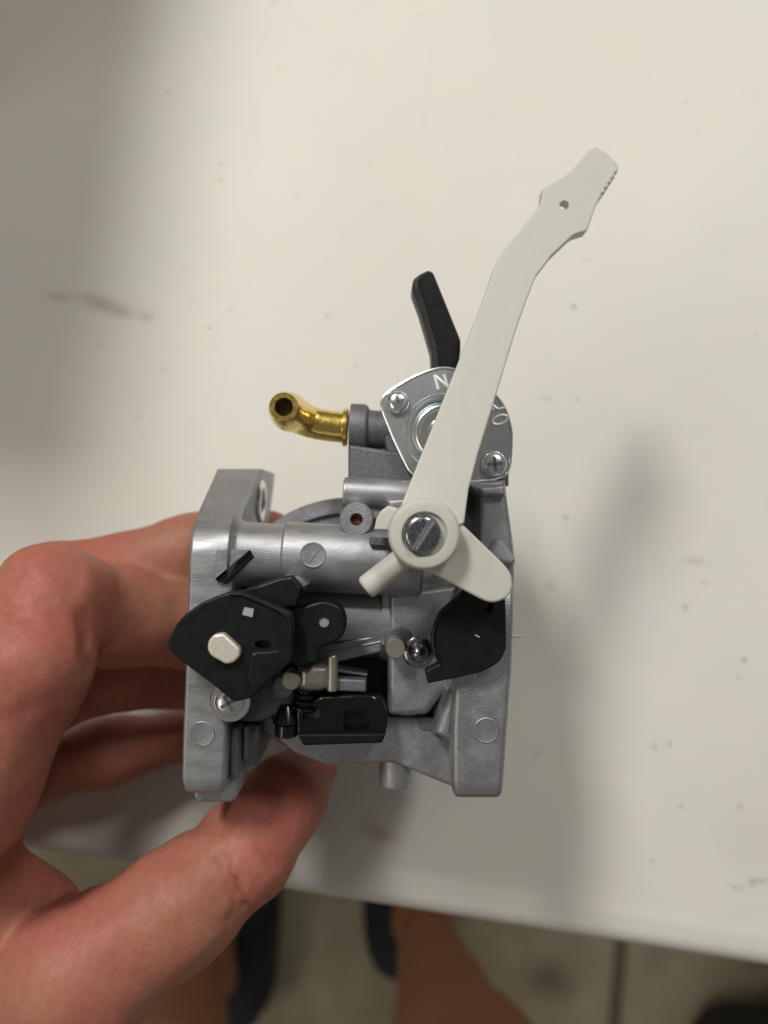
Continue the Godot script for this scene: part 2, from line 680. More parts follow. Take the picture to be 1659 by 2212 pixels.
func _ready() -> void:
	rng.seed = 11
	# ---- camera
	var tilt := deg_to_rad(8.0)
	cam_basis = Basis(Vector3.RIGHT, Vector3(0, sin(tilt), -cos(tilt)), Vector3(0, cos(tilt), sin(tilt)))
	held = Transform3D(cam_basis, cam_at - cam_basis.z * DEPTH * 0.001)
	var cam := Camera3D.new()
	cam.name = "camera"
	var lens := CameraAttributesPhysical.new()
	lens.frustum_focal_length = 18.478
	lens.frustum_near = 0.02
	lens.frustum_far = 20.0
	lens.frustum_focus_distance = 0.158
	lens.exposure_aperture = 6.0
	cam.attributes = lens
	cam.fov = 66.0
	cam.near = 0.02
	cam.far = 20.0
	cam.transform = Transform3D(cam_basis, cam_at)
	add_child(cam)
	cam.current = true
	# ---- light: two ceiling lamps beyond the table, a weaker one behind, and the room's own dim light
	var env := Environment.new()
	env.background_mode = Environment.BG_COLOR
	env.background_color = Color(0.118, 0.113, 0.107).linear_to_srgb()
	env.tonemap_mode = Environment.TONE_MAPPER_LINEAR
	env.tonemap_exposure = 1.07
	env.sdfgi_enabled = true
	env.ssao_enabled = true
	env.ssil_enabled = true
	var we := WorldEnvironment.new()
	we.name = "world_environment"
	we.environment = env
	add_child(we)
	var lamp := AreaLight3D.new()
	lamp.name = "ceiling_lamp"
	lamp.area_size = Vector2(0.42, 0.28)
	lamp.light_color = Color(1.0, 0.983, 0.965)
	lamp.light_energy = 2.1
	lamp.shadow_enabled = true
	lamp.area_range = 8.0
	lamp.position = Vector3(-0.6, 2.15, -1.03)
	add_child(lamp)
	lamp.look_at(Vector3(0, TABLE_Y, 0), Vector3.RIGHT)
	var lamp2 := AreaLight3D.new()   # its twin on the right; each leaves the shadow of the other half lit
	lamp2.name = "far_ceiling_lamp"
	lamp2.area_size = Vector2(0.34, 0.26)
	lamp2.light_color = Color(1.0, 0.972, 0.955)
	lamp2.light_energy = 0.9
	lamp2.shadow_enabled = true
	lamp2.area_range = 8.0
	lamp2.position = Vector3(0.66, 2.15, -1.0)
	add_child(lamp2)
	lamp2.look_at(Vector3(0, TABLE_Y, 0), Vector3.RIGHT)
	var lamp3 := AreaLight3D.new()   # and one over the viewer's left shoulder
	lamp3.name = "rear_ceiling_lamp"
	lamp3.area_size = Vector2(1.2, 0.5)
	lamp3.light_color = Color(1.0, 0.95, 0.87)
	lamp3.light_energy = 0.6
	lamp3.shadow_enabled = true
	lamp3.area_range = 8.0
	lamp3.position = Vector3(-1.6, 2.4, 0.9)
	add_child(lamp3)
	lamp3.look_at(Vector3(0, 0, 0.3), Vector3.RIGHT)
	make_materials()
	build_floor()
	build_table()
	build_box()
	build_carburetor()
	build_hand()
	build_legs()


# ---------------------------------------------------------------- floor and table
func paint_blob(im: Image, x: float, y: float, rx: float, ry: float, col: Color, strength: float) -> void:
	for j in range(maxi(0, int(y - ry * 2)), mini(im.get_height(), int(y + ry * 2) + 1)):
		for i in range(maxi(0, int(x - rx * 2)), mini(im.get_width(), int(x + rx * 2) + 1)):
			var d := Vector2((i - x) / rx, (j - y) / ry).length_squared()
			var a := strength * exp(-d * 1.6)
			if a > 0.004:
				im.set_pixel(i, j, im.get_pixel(i, j).lerp(col, a))


func build_floor() -> void:
	var n := FastNoiseLite.new()
	n.seed = 21
	n.frequency = 0.008
	n.fractal_octaves = 5
	var a := n.get_image(768, 768)
	n.seed = 22
	n.frequency = 0.03
	var b := n.get_image(768, 768)
	var im := Image.create_empty(768, 768, false, Image.FORMAT_RGB8)
	for y in 768:
		for x in 768:
			var t := a.get_pixel(x, y).r * 0.75 + b.get_pixel(x, y).r * 0.25
			im.set_pixel(x, y, Color(0.68, 0.64, 0.54).lerp(Color(0.88, 0.85, 0.75), clampf((t - 0.3) * 2.2, 0, 1)))
	for k in 40:
		paint_blob(im, rng.randf() * 768, rng.randf() * 768, 4 + rng.randf() * 14, 4 + rng.randf() * 10, Color(0.3, 0.25, 0.2), 0.35)
	var m := mat("concrete", Color(1, 1, 1), 0.75)
	im.generate_mipmaps()
	m.albedo_texture = ImageTexture.create_from_image(im)
	m.uv1_scale = Vector3(0.5, 0.5, 1)
	m.uv1_offset = Vector3(0.3, 0.2, 0)
	var g := Geo.new()
	g.quad(Vector3(-3, 0, 3), Vector3(3, 0, 3), Vector3(3, 0, -3), Vector3(-3, 0, -3))
	var o := part("floor", g, m, self)
	o.set_meta("kind", "structure")
	# the joint between two floor slabs
	var p := on_plane(1338, 2060, 0.0)
	var q := on_plane(1325, 2212, 0.0)
	var dir := (q - p).normalized()
	var j := Geo.new()
	var rings := []
	for e in [p - dir * 0.6, q + dir * 0.5]:
		var s := dir.cross(Vector3.UP) * 0.006
		rings.push_back(PackedVector3Array([e - s + Vector3(0, -0.01, 0), e + s + Vector3(0, -0.01, 0), e + s + Vector3(0, 0.004, 0), e - s + Vector3(0, 0.004, 0)]))
	j.loft(rings)
	part("floor_joint", j, mat("joint_dirt", Color(0.27, 0.225, 0.16), 0.9), self).set_meta("kind", "structure")


func build_table() -> void:
	var a := on_plane(107, 1852, TABLE_Y)
	var b := on_plane(1659, 2098, TABLE_Y)
	var ex := (b - a).normalized()
	var ez := ex.cross(Vector3.UP)
	var base := Transform3D(Basis(ex, Vector3.UP, ez), Vector3(a.x, 0, a.z) + ex * 0.15)
	var t := thing("table", "cream white plastic table top with stains and a rounded front edge", "table", base)
	var inv := base.affine_inverse()
	var x0 := -0.75
	var x1 := 0.65
	var zb := -0.74
	# wear of the plastic: mottling, specks and smudges
	var W := 2048
	var H := 1082
	var n := FastNoiseLite.new()
	n.seed = 31
	n.frequency = 0.004
	n.fractal_octaves = 5
	var cl := n.get_image(W, H)
	n.seed = 33
	n.frequency = 0.02
	var c2 := n.get_image(W, H)
	var data := PackedByteArray()
	data.resize(W * H * 3)
	var d1 := cl.get_data()
	var d2 := c2.get_data()
	for i in W * H:
		var s := 0.965 + 0.035 * d1[i] / 255.0
		var w := (d2[i] / 255.0 - 0.5) * 0.012
		data[i * 3] = int(255 * (0.868 * s + w))
		data[i * 3 + 1] = int(255 * (0.866 * s + w * 0.6))
		data[i * 3 + 2] = int(255 * (0.826 * s - w))
	var im := Image.create_from_data(W, H, false, Image.FORMAT_RGB8, data)
	var dirt := Color(0.36, 0.33, 0.28)
	var specks := [[588, 3, 5, .8], [362, 197, 6, .55], [473, 352, 7, .35], [473, 388, 7, .4], [1238, 660, 7, .8], [705, 681, 6, .5], [767, 788, 5, .5], [1220, 1115, 7, .6], [1479, 218, 6, .4], [1630, 718, 5, .5],
		[450, 705, 6, .5], [400, 580, 6, .25], [530, 603, 5, .25], [1186, 1264, 10, .35], [1478, 1309, 9, .4], [1518, 1254, 8, .3], [1605, 1423, 8, .6], [1592, 1460, 6, .4], [1444, 1605, 5, .8], [1411, 1611, 9, .3], [1595, 1740, 7, .4],
		[1468, 1738, 7, .4], [1406, 1857, 5, .5], [1622, 1904, 9, .5], [1156, 1624, 7, .35], [1560, 540, 6, .25], [1400, 160, 9, .15], [1060, 250, 6, .2], [1260, 560, 5, .3], [300, 900, 8, .15], [640, 420, 5, .2]]
	for s in specks:
		var p: Vector3 = inv * on_plane(s[0], s[1], TABLE_Y)
		var r: float = s[2] * 0.85 * K * 0.25 / (x1 - x0) * W
		paint_blob(im, (p.x - x0) / (x1 - x0) * W, (p.z - zb) / -zb * H, maxf(r, 0.8), maxf(r, 0.8), dirt, s[3] * 0.62)
	var smudges := [[125, 638, 30, 14, .22], [195, 642, 40, 14, .2], [225, 660, 34, 14, .24], [262, 674, 26, 12, .26], [312, 682, 22, 13, .24], [240, 658, 80, 24, .14], [820, 1800, 40, 16, .25], [790, 1775, 30, 20, .12], [1640, 1900, 20, 6, .25], [1590, 1915, 16, 5, .2], [1180, 860, 16, 5, .2], [1500, 1210, 30, 8, .2]]
	for s in smudges:
		var p: Vector3 = inv * on_plane(s[0], s[1], TABLE_Y)
		var k: float = K * 0.25 / (x1 - x0) * W
		paint_blob(im, (p.x - x0) / (x1 - x0) * W, (p.z - zb) / -zb * H, s[2] * k, s[3] * k, Color(0.47, 0.38, 0.32), s[4])
	for k in 46:   # fine scratches, and crumbs too small to have a shadow
		var x := rng.randf() * W
		var y := rng.randf() * H
		var dirn := rng.randf() * TAU
		var len := 12.0 + rng.randf() * 36.0
		var bend := rng.randf_range(-0.004, 0.004)
		var st := 0.05 + rng.randf() * 0.09
		for q in int(len):
			x += cos(dirn); y += sin(dirn); dirn += bend
			if x > 1 and y > 1 and x < W - 2 and y < H - 2:
				im.set_pixel(int(x), int(y), im.get_pixel(int(x), int(y)).lerp(Color(0.62, 0.6, 0.54), st))
	for k in 260:
		paint_blob(im, rng.randf() * W, rng.randf() * H, 0.7 + rng.randf() * 0.9, 0.7 + rng.randf() * 0.9, dirt, 0.08 + rng.randf() * 0.22)
	for k in 30:
		paint_blob(im, rng.randf() * W, rng.randf() * H, 8 + rng.randf() * 26, 4 + rng.randf() * 14, Color(0.72, 0.69, 0.63), 0.06 + rng.randf() * 0.1)
	im.generate_mipmaps()
	var m := mat("table_plastic", Color(1, 1, 1), 0.5)
	m.albedo_texture = ImageTexture.create_from_image(im)
	m.uv1_scale = Vector3(1.0 / (x1 - x0), 1.0 / -zb, 1)
	m.uv1_offset = Vector3(-x0 / (x1 - x0), 1.0, 0)
	m.heightmap_enabled = true
	m.heightmap_texture = noise_tex(37, 0.3, 0.0, 1.0, 2)
	m.heightmap_scale = 0.004
	# the top, swept along the front edge: flat, a faint raised bead, a rounded lip, an apron
	var prof := [[zb, 0.0], [-0.0125, 0.0], [-0.0105, 0.0003], [-0.0085, 0.0003], [-0.0065, 0.0]]
	for k in range(1, 9):
		var an := PI / 2 * k / 8
		prof.push_back([-0.0065 + 0.0065 * sin(an), -0.0065 + 0.0065 * cos(an)])
	prof.append_array([[0.0, -0.04], [-0.004, -0.04], [-0.004, -0.012], [zb, -0.012]])
	var g := Geo.new()
	var rings := []
	for x in [x0, x1]:
		var ring := PackedVector3Array()
		for q in prof:
			ring.push_back(Vector3(x, TABLE_Y + q[1], q[0]))
		rings.push_back(ring)
	var start := g.v.size()
	for i in prof.size():
		var j := (i + 1) % prof.size()
		g.quad(rings[0][i], rings[0][j], rings[1][j], rings[1][i])
	g.fix(start)
	part("tabletop", g, m, t, 60.0)
	for x in [x0 + 0.08, 0.5]:
		for z in [-0.06, zb + 0.08]:
			if x > 0 and z > -0.1:
				continue
			var lg := Geo.new()
			lg.tube([Vector3(x, 0, z), Vector3(x, TABLE_Y - 0.013, z)], [14, 14], 16)
			part("table_leg", lg, M.steel_blue, t)
	# the front leg at the right folds out towards the viewer
	var foot := inv * on_plane(1672, 2160, 0.02)
	var lg2 := Geo.new()
	lg2.tube([foot, Vector3(0.42, TABLE_Y - 0.013, -0.1)], [13, 13], 16)
	part("table_leg", lg2, M.steel_blue, t)


func build_box() -> void:
	# the parts box standing on the table left of the picture; its shadow falls into the upper left corner
	var size := Vector3(0.16, 0.19, 0.30)
	var b := thing("cardboard_box", "plain brown cardboard box on the table shading its upper left corner", "box", Transform3D(Basis(Vector3.UP, -0.11), Vector3(-0.219, TABLE_Y + 0.0005, -0.315)))
	var card := mat("cardboard", Color(0.33, 0.22, 0.12), 0.85)
	triplanar(card, Vector3(20, 20, 20))
	card.albedo_texture = noise_tex(71, 0.02, 0.85, 1.0, 4)
	var t := 0.004
	for w in [[Vector3(0, size.y / 2, size.z / 2 - t / 2), Vector3(size.x, size.y, t)], [Vector3(0, size.y / 2, -size.z / 2 + t / 2), Vector3(size.x, size.y, t)], [Vector3(size.x / 2 - t / 2, size.y / 2, 0), Vector3(t, size.y, size.z - 2 * t)], [Vector3(-size.x / 2 + t / 2, size.y / 2, 0), Vector3(t, size.y, size.z - 2 * t)]]:
		box_part("side", w[0], w[1], card, b)
	box_part("bottom", Vector3(0, t / 2, 0), Vector3(size.x - 2 * t, t, size.z - 2 * t), card, b)
	for k in [-1, 1]:
		box_part("flap", Vector3(k * size.x / 4, size.y + t / 2 + 0.0002, 0), Vector3(size.x / 2 - 0.001, t, size.z), card, b)


func box_part(called: String, at: Vector3, size: Vector3, m: Material, parent: Node3D) -> void:
	var g := Geo.new()
	bar(g, at - Vector3(0, 0, size.z / 2), at + Vector3(0, 0, size.z / 2), Vector3.UP, size.x * 1000, size.y * 1000, size.x * 1000, size.y * 1000, 0.8)
	part(called, g, m, parent)


# ---------------------------------------------------------------- the carburettor
func phillips(called: String, at: Vector3, axis: Vector3, r: float, turn: float, parent: Node3D, washer := 0.0, h := 1.5) -> void:
	var g := Geo.new()
	g.lathe([[r, -2.0], [r, h * 0.25], [r * 0.93, h * 0.55], [r * 0.72, h * 0.85], [r * 0.42, h], [0.0, h * 1.03]], at, axis, 36)
	var o := part(called, g, M.bright, parent)
	var w := axis.normalized()
	var u := w.cross(Vector3.UP if absf(w.y) < 0.9 else Vector3.RIGHT).normalized().rotated(w, turn)
	var s := w.cross(u)
	var c := Geo.new()
	var top := at + w * h * 0.00104
	for d in [u, s]:
		# a cross of two dark V grooves sunk in the crown
		var e: Vector3 = w.cross(d) * r * 0.00012
		var l: Vector3 = d * r * 0.00058
		c.loft([PackedVector3Array([top - l - e + w * 0.00002, top - l + e + w * 0.00002, top - l * 0.9 + e * 0.4 - w * 0.0006, top - l * 0.9 - e * 0.4 - w * 0.0006]),
			PackedVector3Array([top + l - e + w * 0.00002, top + l + e + w * 0.00002, top + l * 0.9 + e * 0.4 - w * 0.0006, top + l * 0.9 - e * 0.4 - w * 0.0006])])
	part("cross_recess", c, M.dull, o)
	if washer > 0.0:
		var wg := Geo.new()
		wg.lathe([[r * 0.8, -2.0], [washer, -2.0], [washer, -0.2], [washer - 0.25, 0.05], [r * 0.8, 0.05]], at, axis, 36)
		part("washer", wg, M.bright, o)


func mark(x: float, y: float, z: float, r: float, parent: Node3D, m: Material) -> void:   # the round pad an ejector pin leaves on a casting
	var g := Geo.new()
	var k := (DEPTH - z) * K
	var rm := r * k
	g.lathe([[rm, -0.3], [rm, 0.10], [rm - 0.12, 0.20], [rm - 0.35, 0.20], [rm - 0.5, 0.10], [0.0, 0.10]], P(x, y, z), Vector3.BACK, 36)
	part("casting_mark", g, m, parent)


func build_carburetor() -> void:
	var c := thing("carburetor", "grey metal carburettor with a long off-white lever, held over the table", "carburettor", held)
	var g: Geo
	var across := (P(768, 1136) - P(525, 1125)).normalized()   # the casting's long axis, turned a little from level
	var down := Vector3(across.y, -across.x, 0)
	# ---- left flange: a thick plate across the throat; its rim faces the viewer and falls away at the top
	g = Geo.new()
	var rows := [[1013, 468, 564, -28.0, 52.0], [1040, 457, 553, -22.0, 52.0], [1099, 430, 528, -10.0, 50.0], [1135, 417, 518, -3.5, 48.0], [1165, 410, 510, -0.6, 47.0], [1200, 407, 506, 0.0, 47.0], [1400, 401, 496, 0.0, 47.0], [1600, 393, 489, 0.0, 47.0], [1680, 391, 486, 0.0, 46.0], [1706, 396, 484, -0.4, 45.0], [1713, 404, 482, -1.4, 44.0]]
	var rings := []
	for r in rows:
		var l := P(r[1], r[0], r[3])
		var q := P(r[2], r[0], r[3])
		var mid := (l + q) / 2 - Vector3(0, 0, (r[4] + r[3]) * 0.0005)
		rings.push_back(round_ring(mid, Vector3.RIGHT, Vector3.BACK, (q.x - l.x) / 2, (r[4] + r[3]) * 0.0005, 0.0009))
	g.loft(rings)
	var fl := part("mounting_flange", g, M.brushed, c, 50)
	mark(437, 1585, 0, 27, fl, M.cast)
	# the counterbored bolt hole on its inner side
	g = Geo.new()
	var hole := P(560, 1083, -30)
	g.lathe([[5.2, -1.0], [5.2, 0.6], [4.8, 1.0], [3.6, 1.0], [3.2, 0.6], [3.2, -0.8], [0, -0.8]], hole, across, 32)
	part("bolt_hole", g, M.bright, fl)
	# gasket plate behind, showing at the foot
	g = Geo.new()
	prism(g, fillet([[420, 1640], [506, 1640], [513, 1722, 8], [503, 1733, 6], [428, 1733, 6], [419, 1722, 6]], 4), -7, 14, 0.5)
	part("gasket_plate", g, M.cast, fl)
	# triangular web where flange and bore meet
	g = Geo.new()
	prism(g, fillet([[468, 1186], [540, 1188], [464, 1252]], 1.5), 1.8, 3.0, 0.25)
	part("web", g, M.brushed, fl)
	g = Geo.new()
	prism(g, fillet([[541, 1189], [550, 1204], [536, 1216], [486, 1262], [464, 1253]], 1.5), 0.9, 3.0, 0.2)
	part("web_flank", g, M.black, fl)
	# dark spacer under the throttle lever
	g = Geo.new()
	prism(g, fillet([[480, 1560], [560, 1565], [560, 1650], [525, 1660], [490, 1690]], 4), -12, 26, 0.5)
	part("spacer", g, M.dull, fl)
	g = Geo.new()
	prism(g, fillet([[497, 1572], [514, 1572], [514, 1680], [497, 1690]], 3), -4, 10, 0.5)
	prism(g, fillet([[524, 1570], [536, 1570], [536, 1640], [524, 1650]], 3), -8, 10, 0.5)
	part("spacer_rib", g, M.dull, fl)
	# ---- throat
	g = Geo.new()
	var pts := []
	var rad := []
	for q in [[505, 9.5], [520, 9.2], [600, 9.0], [822, 9.0], [822.5, 9.6], [1000, 9.6]]:
		pts.push_back(P(505, 1318, -16) + across * (q[0] - 505) * 0.0001041)
		rad.push_back(q[1])
	g.tube(pts, rad, 64)
	var th := part("throat", g, M.brushed, c)
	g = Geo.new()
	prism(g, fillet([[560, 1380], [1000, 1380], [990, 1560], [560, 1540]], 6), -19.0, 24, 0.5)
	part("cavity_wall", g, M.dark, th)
	# ridges where the two mould halves met
	g = Geo.new()
	prism(g, fillet([[680, 1404, 3], [820, 1374, 3], [826, 1408, 3], [727, 1432, 3], [680, 1440, 3]], 3), -8.2, 8, 0.5)
	g.tube([P(682, 1403, -8.0), P(750, 1389, -8.0), P(821, 1374, -8.0)], [0.32, 0.38, 0.32], 10)
	g.tube([P(688, 1412, -8.0), P(750, 1401, -8.0), P(822, 1386, -8.0)], [0.2, 0.25, 0.2], 10)
	part("casting_ridge", g, M.brushed, th)
	# side of the right half, with its step
	g = Geo.new()
	prism(g, fillet([[838, 1282, 6], [990, 1262], [1000, 1420], [985, 1500], [968, 1488], [925, 1545], [880, 1550], [838, 1546]], 6), -6, 30, 1.6)
	prism(g, fillet([[822, 1282, 4], [850, 1280], [850, 1400], [822, 1396]], 3), -7, 20, 0.8)
	part("intake_casting", g, M.cast, c)
	# deck under the throat, running out to the right flange
	g = Geo.new()
	prism(g, fillet([[600, 1480], [700, 1500], [822, 1530], [842, 1548], [922, 1549], [945, 1592], [985, 1592], [985, 1704], [940, 1686], [898, 1668, 20], [845, 1647, 20], [790, 1652], [713, 1656], [640, 1630], [590, 1590]], 8), -10, 8, 0.8)
	part("deck", g, M.cast, c)
	g = Geo.new()
	prism(g, fillet([[963, 1488], [997, 1488], [990, 1600], [978, 1612], [935, 1588]], 6), -3, 12, 2.4)
	part("gusset", g, M.cast, c)
	g = Geo.new()
	prism(g, fillet([[900, 1552], [940, 1550], [944, 1577], [908, 1577]], 6), -9.6, 2, 0.1)
	part("pocket", g, M.dull, c)
	# ---- float bowl behind
	g = Geo.new()
	var bc := P(757, 1362, -20)
	g.lathe([[0, -24], [24, -24], [27, -22], [29, -14], [29.5, -4], [30.4, -3.6], [30.4, -0.5], [30.0, 0.0], [27.0, 0.0], [26.6, -0.5], [26.2, -1.2], [0, -1.2]], bc, Vector3.BACK, 96)
	part("float_bowl", g, M.cast, c)
	g = Geo.new()
	g.lathe([[0, -3], [3.6, -3], [3.6, 3.6], [3.3, 4.4], [2.6, 4.8], [0, 4.8]], P(854, 1652, -14), -Vector3.UP, 32)
	part("drain_stub", g, M.cast, c)

	# ---- upper bore: a horizontal tube across the top
	g = Geo.new()
	pts = []
	rad = []
	for q in [[508, 8.6], [518, 7.4], [528, 6.9], [614, 6.6], [619, 7.25], [905, 7.25], [912, 6.8]]:
		pts.push_back(P(505, 1196, -6) + across * (q[0] - 505) * 0.0000975)
		rad.push_back(q[1])
	g.tube(pts, rad, 48)
	var bore := part("upper_bore", g, M.brushed, c)
	mark(676, 1199, 1.15, 28, bore, M.brushed)
	for q in [[663, 1191, 673, 1204], [688, 1186, 666, 1216]]:
		g = Geo.new()
		bar(g, P(q[0], q[1], 1.25), P(q[2], q[3], 1.25), Vector3.BACK, 0.35, 0.25, 0.3, 0.25, 0.1)
		part("mark_stroke", g, M.brushed, bore)
	g = Geo.new()
	bar(g, P(798, 1168, 0.6), P(850, 1171, 0.6), Vector3.BACK, 1.6, 3, 1.6, 3, 0.2)
	part("bore_slot", g, M.dull, bore)
	# tier above the bore, with a small screw down its left boss
	g = Geo.new()
	var ty := P(742, 1064, -8)
	pts = [ty, ty + across * 0.0004, ty + across * 0.0145]
	g.tube(pts, [3.0, 3.3, 3.3], 32)
	prism(g, fillet([[742, 1040], [890, 1044], [890, 1130], [742, 1124]], 4), -7, 18, 1.0)
	var tier := part("jet_housing", g, M.brushed, c)
	g = Geo.new()
	g.lathe([[3.5, -8], [3.5, -0.3], [3.2, 0], [1.35, 0], [1.2, -0.3], [1.2, -2.4], [0, -2.4]], P(770, 1122, -1), Vector3.BACK, 32)
	part("jet_boss", g, M.cast, tier)
	g = Geo.new()
	g.lathe([[1.1, -1], [1.1, -0.2], [0.7, 0.1], [0, 0.2]], P(769.5, 1123, -3.0), Vector3.BACK, 16)
	part("jet_screw", g, M.copper, tier)
	# casting to the right of the bore
	g = Geo.new()
	prism(g, fillet([[1000, 1040], [1092, 1036], [1096, 1072], [1104, 1130], [1112, 1190, 20], [1113, 1268], [1000, 1300], [1010, 1230], [1036, 1180], [1036, 1070]], 5), -7, 30, 1.2)
	var chh := part("choke_housing", g, M.cast, c)
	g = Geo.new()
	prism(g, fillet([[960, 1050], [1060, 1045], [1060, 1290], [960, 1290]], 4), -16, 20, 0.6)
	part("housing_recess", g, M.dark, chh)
	g = Geo.new()
	prism(g, fillet([[1034, 1052, 10], [1092, 1047], [1092, 1071], [1040, 1073, 10]], 3), -5, 10, 0.8)
	part("choke_housing_lug", g, M.cast, c)
	g = Geo.new()
	bar(g, P(1060, 1180, -5.6), P(1111, 1215, -5.6), Vector3.BACK, 5, 3, 2, 3, 0.8)
	part("choke_housing_web", g, M.brushed, c)
	# metal horn behind the lever's hub
	g = Geo.new()
	prism(g, fillet([[832, 1078, 6], [885, 1072], [895, 1112], [862, 1122, 8], [840, 1110]], 5), 3, 14, 1.2)
	part("lever_stop", g, M.cast, c)

	# ---- right flange
	g = Geo.new()
	rings = []
	for r in [[1262, 992, 1112, -2.5, 44.0], [1300, 990, 1112, -0.5, 45.0], [1345, 988, 1111, 0.0, 46.0], [1450, 982, 1107, 0.0, 46.0], [1581, 976, 1097, 0.0, 46.0], [1680, 977, 1090, 0.0, 46.0], [1714, 979, 1087, -0.3, 45.0], [1722, 983, 1083, -1.4, 44.0]]:
		var l := P(r[1], r[0], r[3])
		var q := P(r[2], r[0], r[3])
		var mid := (l + q) / 2 - Vector3(0, 0, (r[4] + r[3]) * 0.0005)
		rings.push_back(round_ring(mid, Vector3.RIGHT, Vector3.BACK, (q.x - l.x) / 2, (r[4] + r[3]) * 0.0005, 0.0014))
	g.loft(rings)
	var fr := part("intake_flange", g, M.cast, c, 50)
	mark(1050, 1578, 0, 28, fr, M.cast)
	mark(1003, 1464, 0, 29, fr, M.cast)
	g = Geo.new()
	g.tube([P(1104, 1375, -1), P(1118, 1374, -1), P(1133, 1373.5, -1)], [0.34, 0.3, 0.16], 8)
	part("burr", g, M.nick, fr)
	# pin and round-headed screw in the recess
	g = Geo.new()
	g.lathe([[3.1, -6], [3.1, 1.2], [2.8, 1.5], [0, 1.5]], P(861, 1383, -7.2), Vector3.BACK, 28)
	var boss := part("pin_boss", g, M.dull, c)
	g = Geo.new()
	g.lathe([[2.0, -6], [2.0, -0.15], [1.85, 0], [0, 0]], P(854, 1401, 0.5), Vector3.BACK, 28)
	part("stop_pin", g, M.lug, boss)
	g = Geo.new()
	g.lathe([[3.4, -3], [3.4, 0], [2.9, 0.5], [2.2, 0.6], [2.1, 1.4], [1.5, 2.3], [0.7, 2.8], [0, 2.9]], P(903, 1408, -6), Vector3.BACK, 32)
	part("choke_screw", g, M.screw, c)

	# ---- choke plate: black, lipped along its left edge
	g = Geo.new()
	var edge := [[1000, 1270], [1000, 1280], [978, 1300], [952, 1322], [940, 1345], [932, 1372], [934, 1400], [942, 1420], [952, 1432, 4], [918, 1451, 5], [924, 1477, 3], [980, 1466], [1041, 1452], [1080, 1431, 14], [1094, 1402, 10], [1093, 1320], [1090, 1262]]
	prism(g, fillet(edge, 3), 4, 3.2, 0.35, [fillet([[1044, 1278], [1065, 1278], [1066, 1316], [1058, 1325], [1048, 1323], [1042, 1314]], 3)])
	var cp := part("choke_plate", g, M.black, c)
	g = Geo.new()
	var lip := []
	for q in [[998, 1284], [978, 1301], [954, 1323], [942, 1346], [935, 1372], [937, 1399], [945, 1420], [951, 1431]]:
		lip.push_back(P(q[0], q[1], 4.1))
	g.tube(lip, [0.3, 0.45, 0.45, 0.45, 0.45, 0.45, 0.45, 0.3], 10)
	part("plate_lip", g, M.gloss, cp)
	g = Geo.new()
	prism(g, fillet([[1030, 1255], [1080, 1255], [1080, 1335], [1030, 1335]], 3), 0.6, 0.5, 0.1)
	part("plate_backing", g, M.gloss, cp)
	g = Geo.new()
	bar(g, P(1026, 1371, 4.1), P(1036, 1377, 4.1), Vector3.BACK, 0.3, 0.3, 0.3, 0.3, 0.1)
	part("scratch", g, M.chip, cp)

	# ---- the long off-white lever
	var slope := func(x: float, y: float) -> float:   # the arm leans away from the viewer towards its tip
		var t := -0.164 * (x - 829.5) * K - 0.314 * (1106.0 - y) * K
		return (13.6 + t * DEPTH) / (1.0 + t)
	g = Geo.new()
	var arm := [[1012, 1060], [1003, 1130], [917, 1175], [850, 1150], [868, 1088], [1022, 703], [1047, 640, 10], [1066, 582, 8], [1079, 550, 10], [1135, 483], [1169, 440, 8], [1172, 407, 2], [1186, 399, 4], [1228, 376, 20], [1272, 324], [1286, 316, 4], [1314, 332], [1337, 357, 4],
		[1335, 371], [1328, 374, 1], [1329, 382, 1], [1321, 385, 1], [1322, 393, 1], [1314, 396, 1], [1315, 404, 1], [1307, 407, 1], [1308, 415, 1], [1299, 418, 1], [1301, 425, 1], [1296, 428, 3], [1287, 446, 8], [1274, 484, 4], [1268, 499, 4], [1238, 508, 8], [1190, 554], [1157, 598, 8], [1138, 648, 8], [1115, 712, 8], [1098, 768], [1031, 987]]
	prism(g, fillet(arm, 3), slope, 3.6, 0.4, [circle(1219, 443, 10.5, 20)])
	var lv := part("control_lever", g, M.white, c)
	lv.set_meta("label", "long off-white plastic lever with a holed, toothed tip")
	g = Geo.new()
	prism(g, fillet([[975, 1105], [991, 1125], [1057, 1188], [1104, 1234, 30], [1109, 1268, 16], [1098, 1292, 16], [1066, 1304, 20], [1043, 1297], [905, 1224], [880, 1180]], 10), 11.5, 2.6, 0.5)
	part("side_arm", g, M.white, lv)
	g = Geo.new()
	g.lathe([[6.6, -9], [6.6, -1.0], [6.3, -0.35], [5.8, 0.0], [4.2, 0.0], [4.0, -0.3], [3.9, -0.8], [0, -0.8]], P(917, 1154, 17), Vector3.BACK, 64)
	part("hub", g, M.white, lv)
	g = Geo.new()
	var pa := P(890, 1192, 9)
	var pb := P(789, 1271, 9)
	var pd := (pb - pa).normalized()
	g.lathe([[2.35, 0], [2.35, 9.4], [2.3, 9.75], [2.0, 10.1], [0, 10.1]], pb - pd * 0.0101, pd, 32)
	part("peg", g, M.white, lv)
	g = Geo.new()
	prism(g, fillet([[808, 1145, 2], [812, 1122], [822, 1104], [838, 1092, 3], [870, 1100], [870, 1148]], 4), 8, 3, 0.5)
	part("stop_lug", g, M.white, lv)
	for q in [[962, 1004, 974, 1008], [950, 1038, 975, 1044], [968, 1006, 971, 1007]]:
		g = Geo.new()
		bar(g, P(q[0], q[1], slope.call(q[0], q[1])), P(q[2], q[3], slope.call(q[2], q[3])), Vector3.BACK, 0.14, 0.08, 0.1, 0.08, 0.03)
		part("scratch", g, M.nick, lv)
	# slotted pivot screw
	var sc := P(912, 1153, 17.2)
	g = Geo.new()
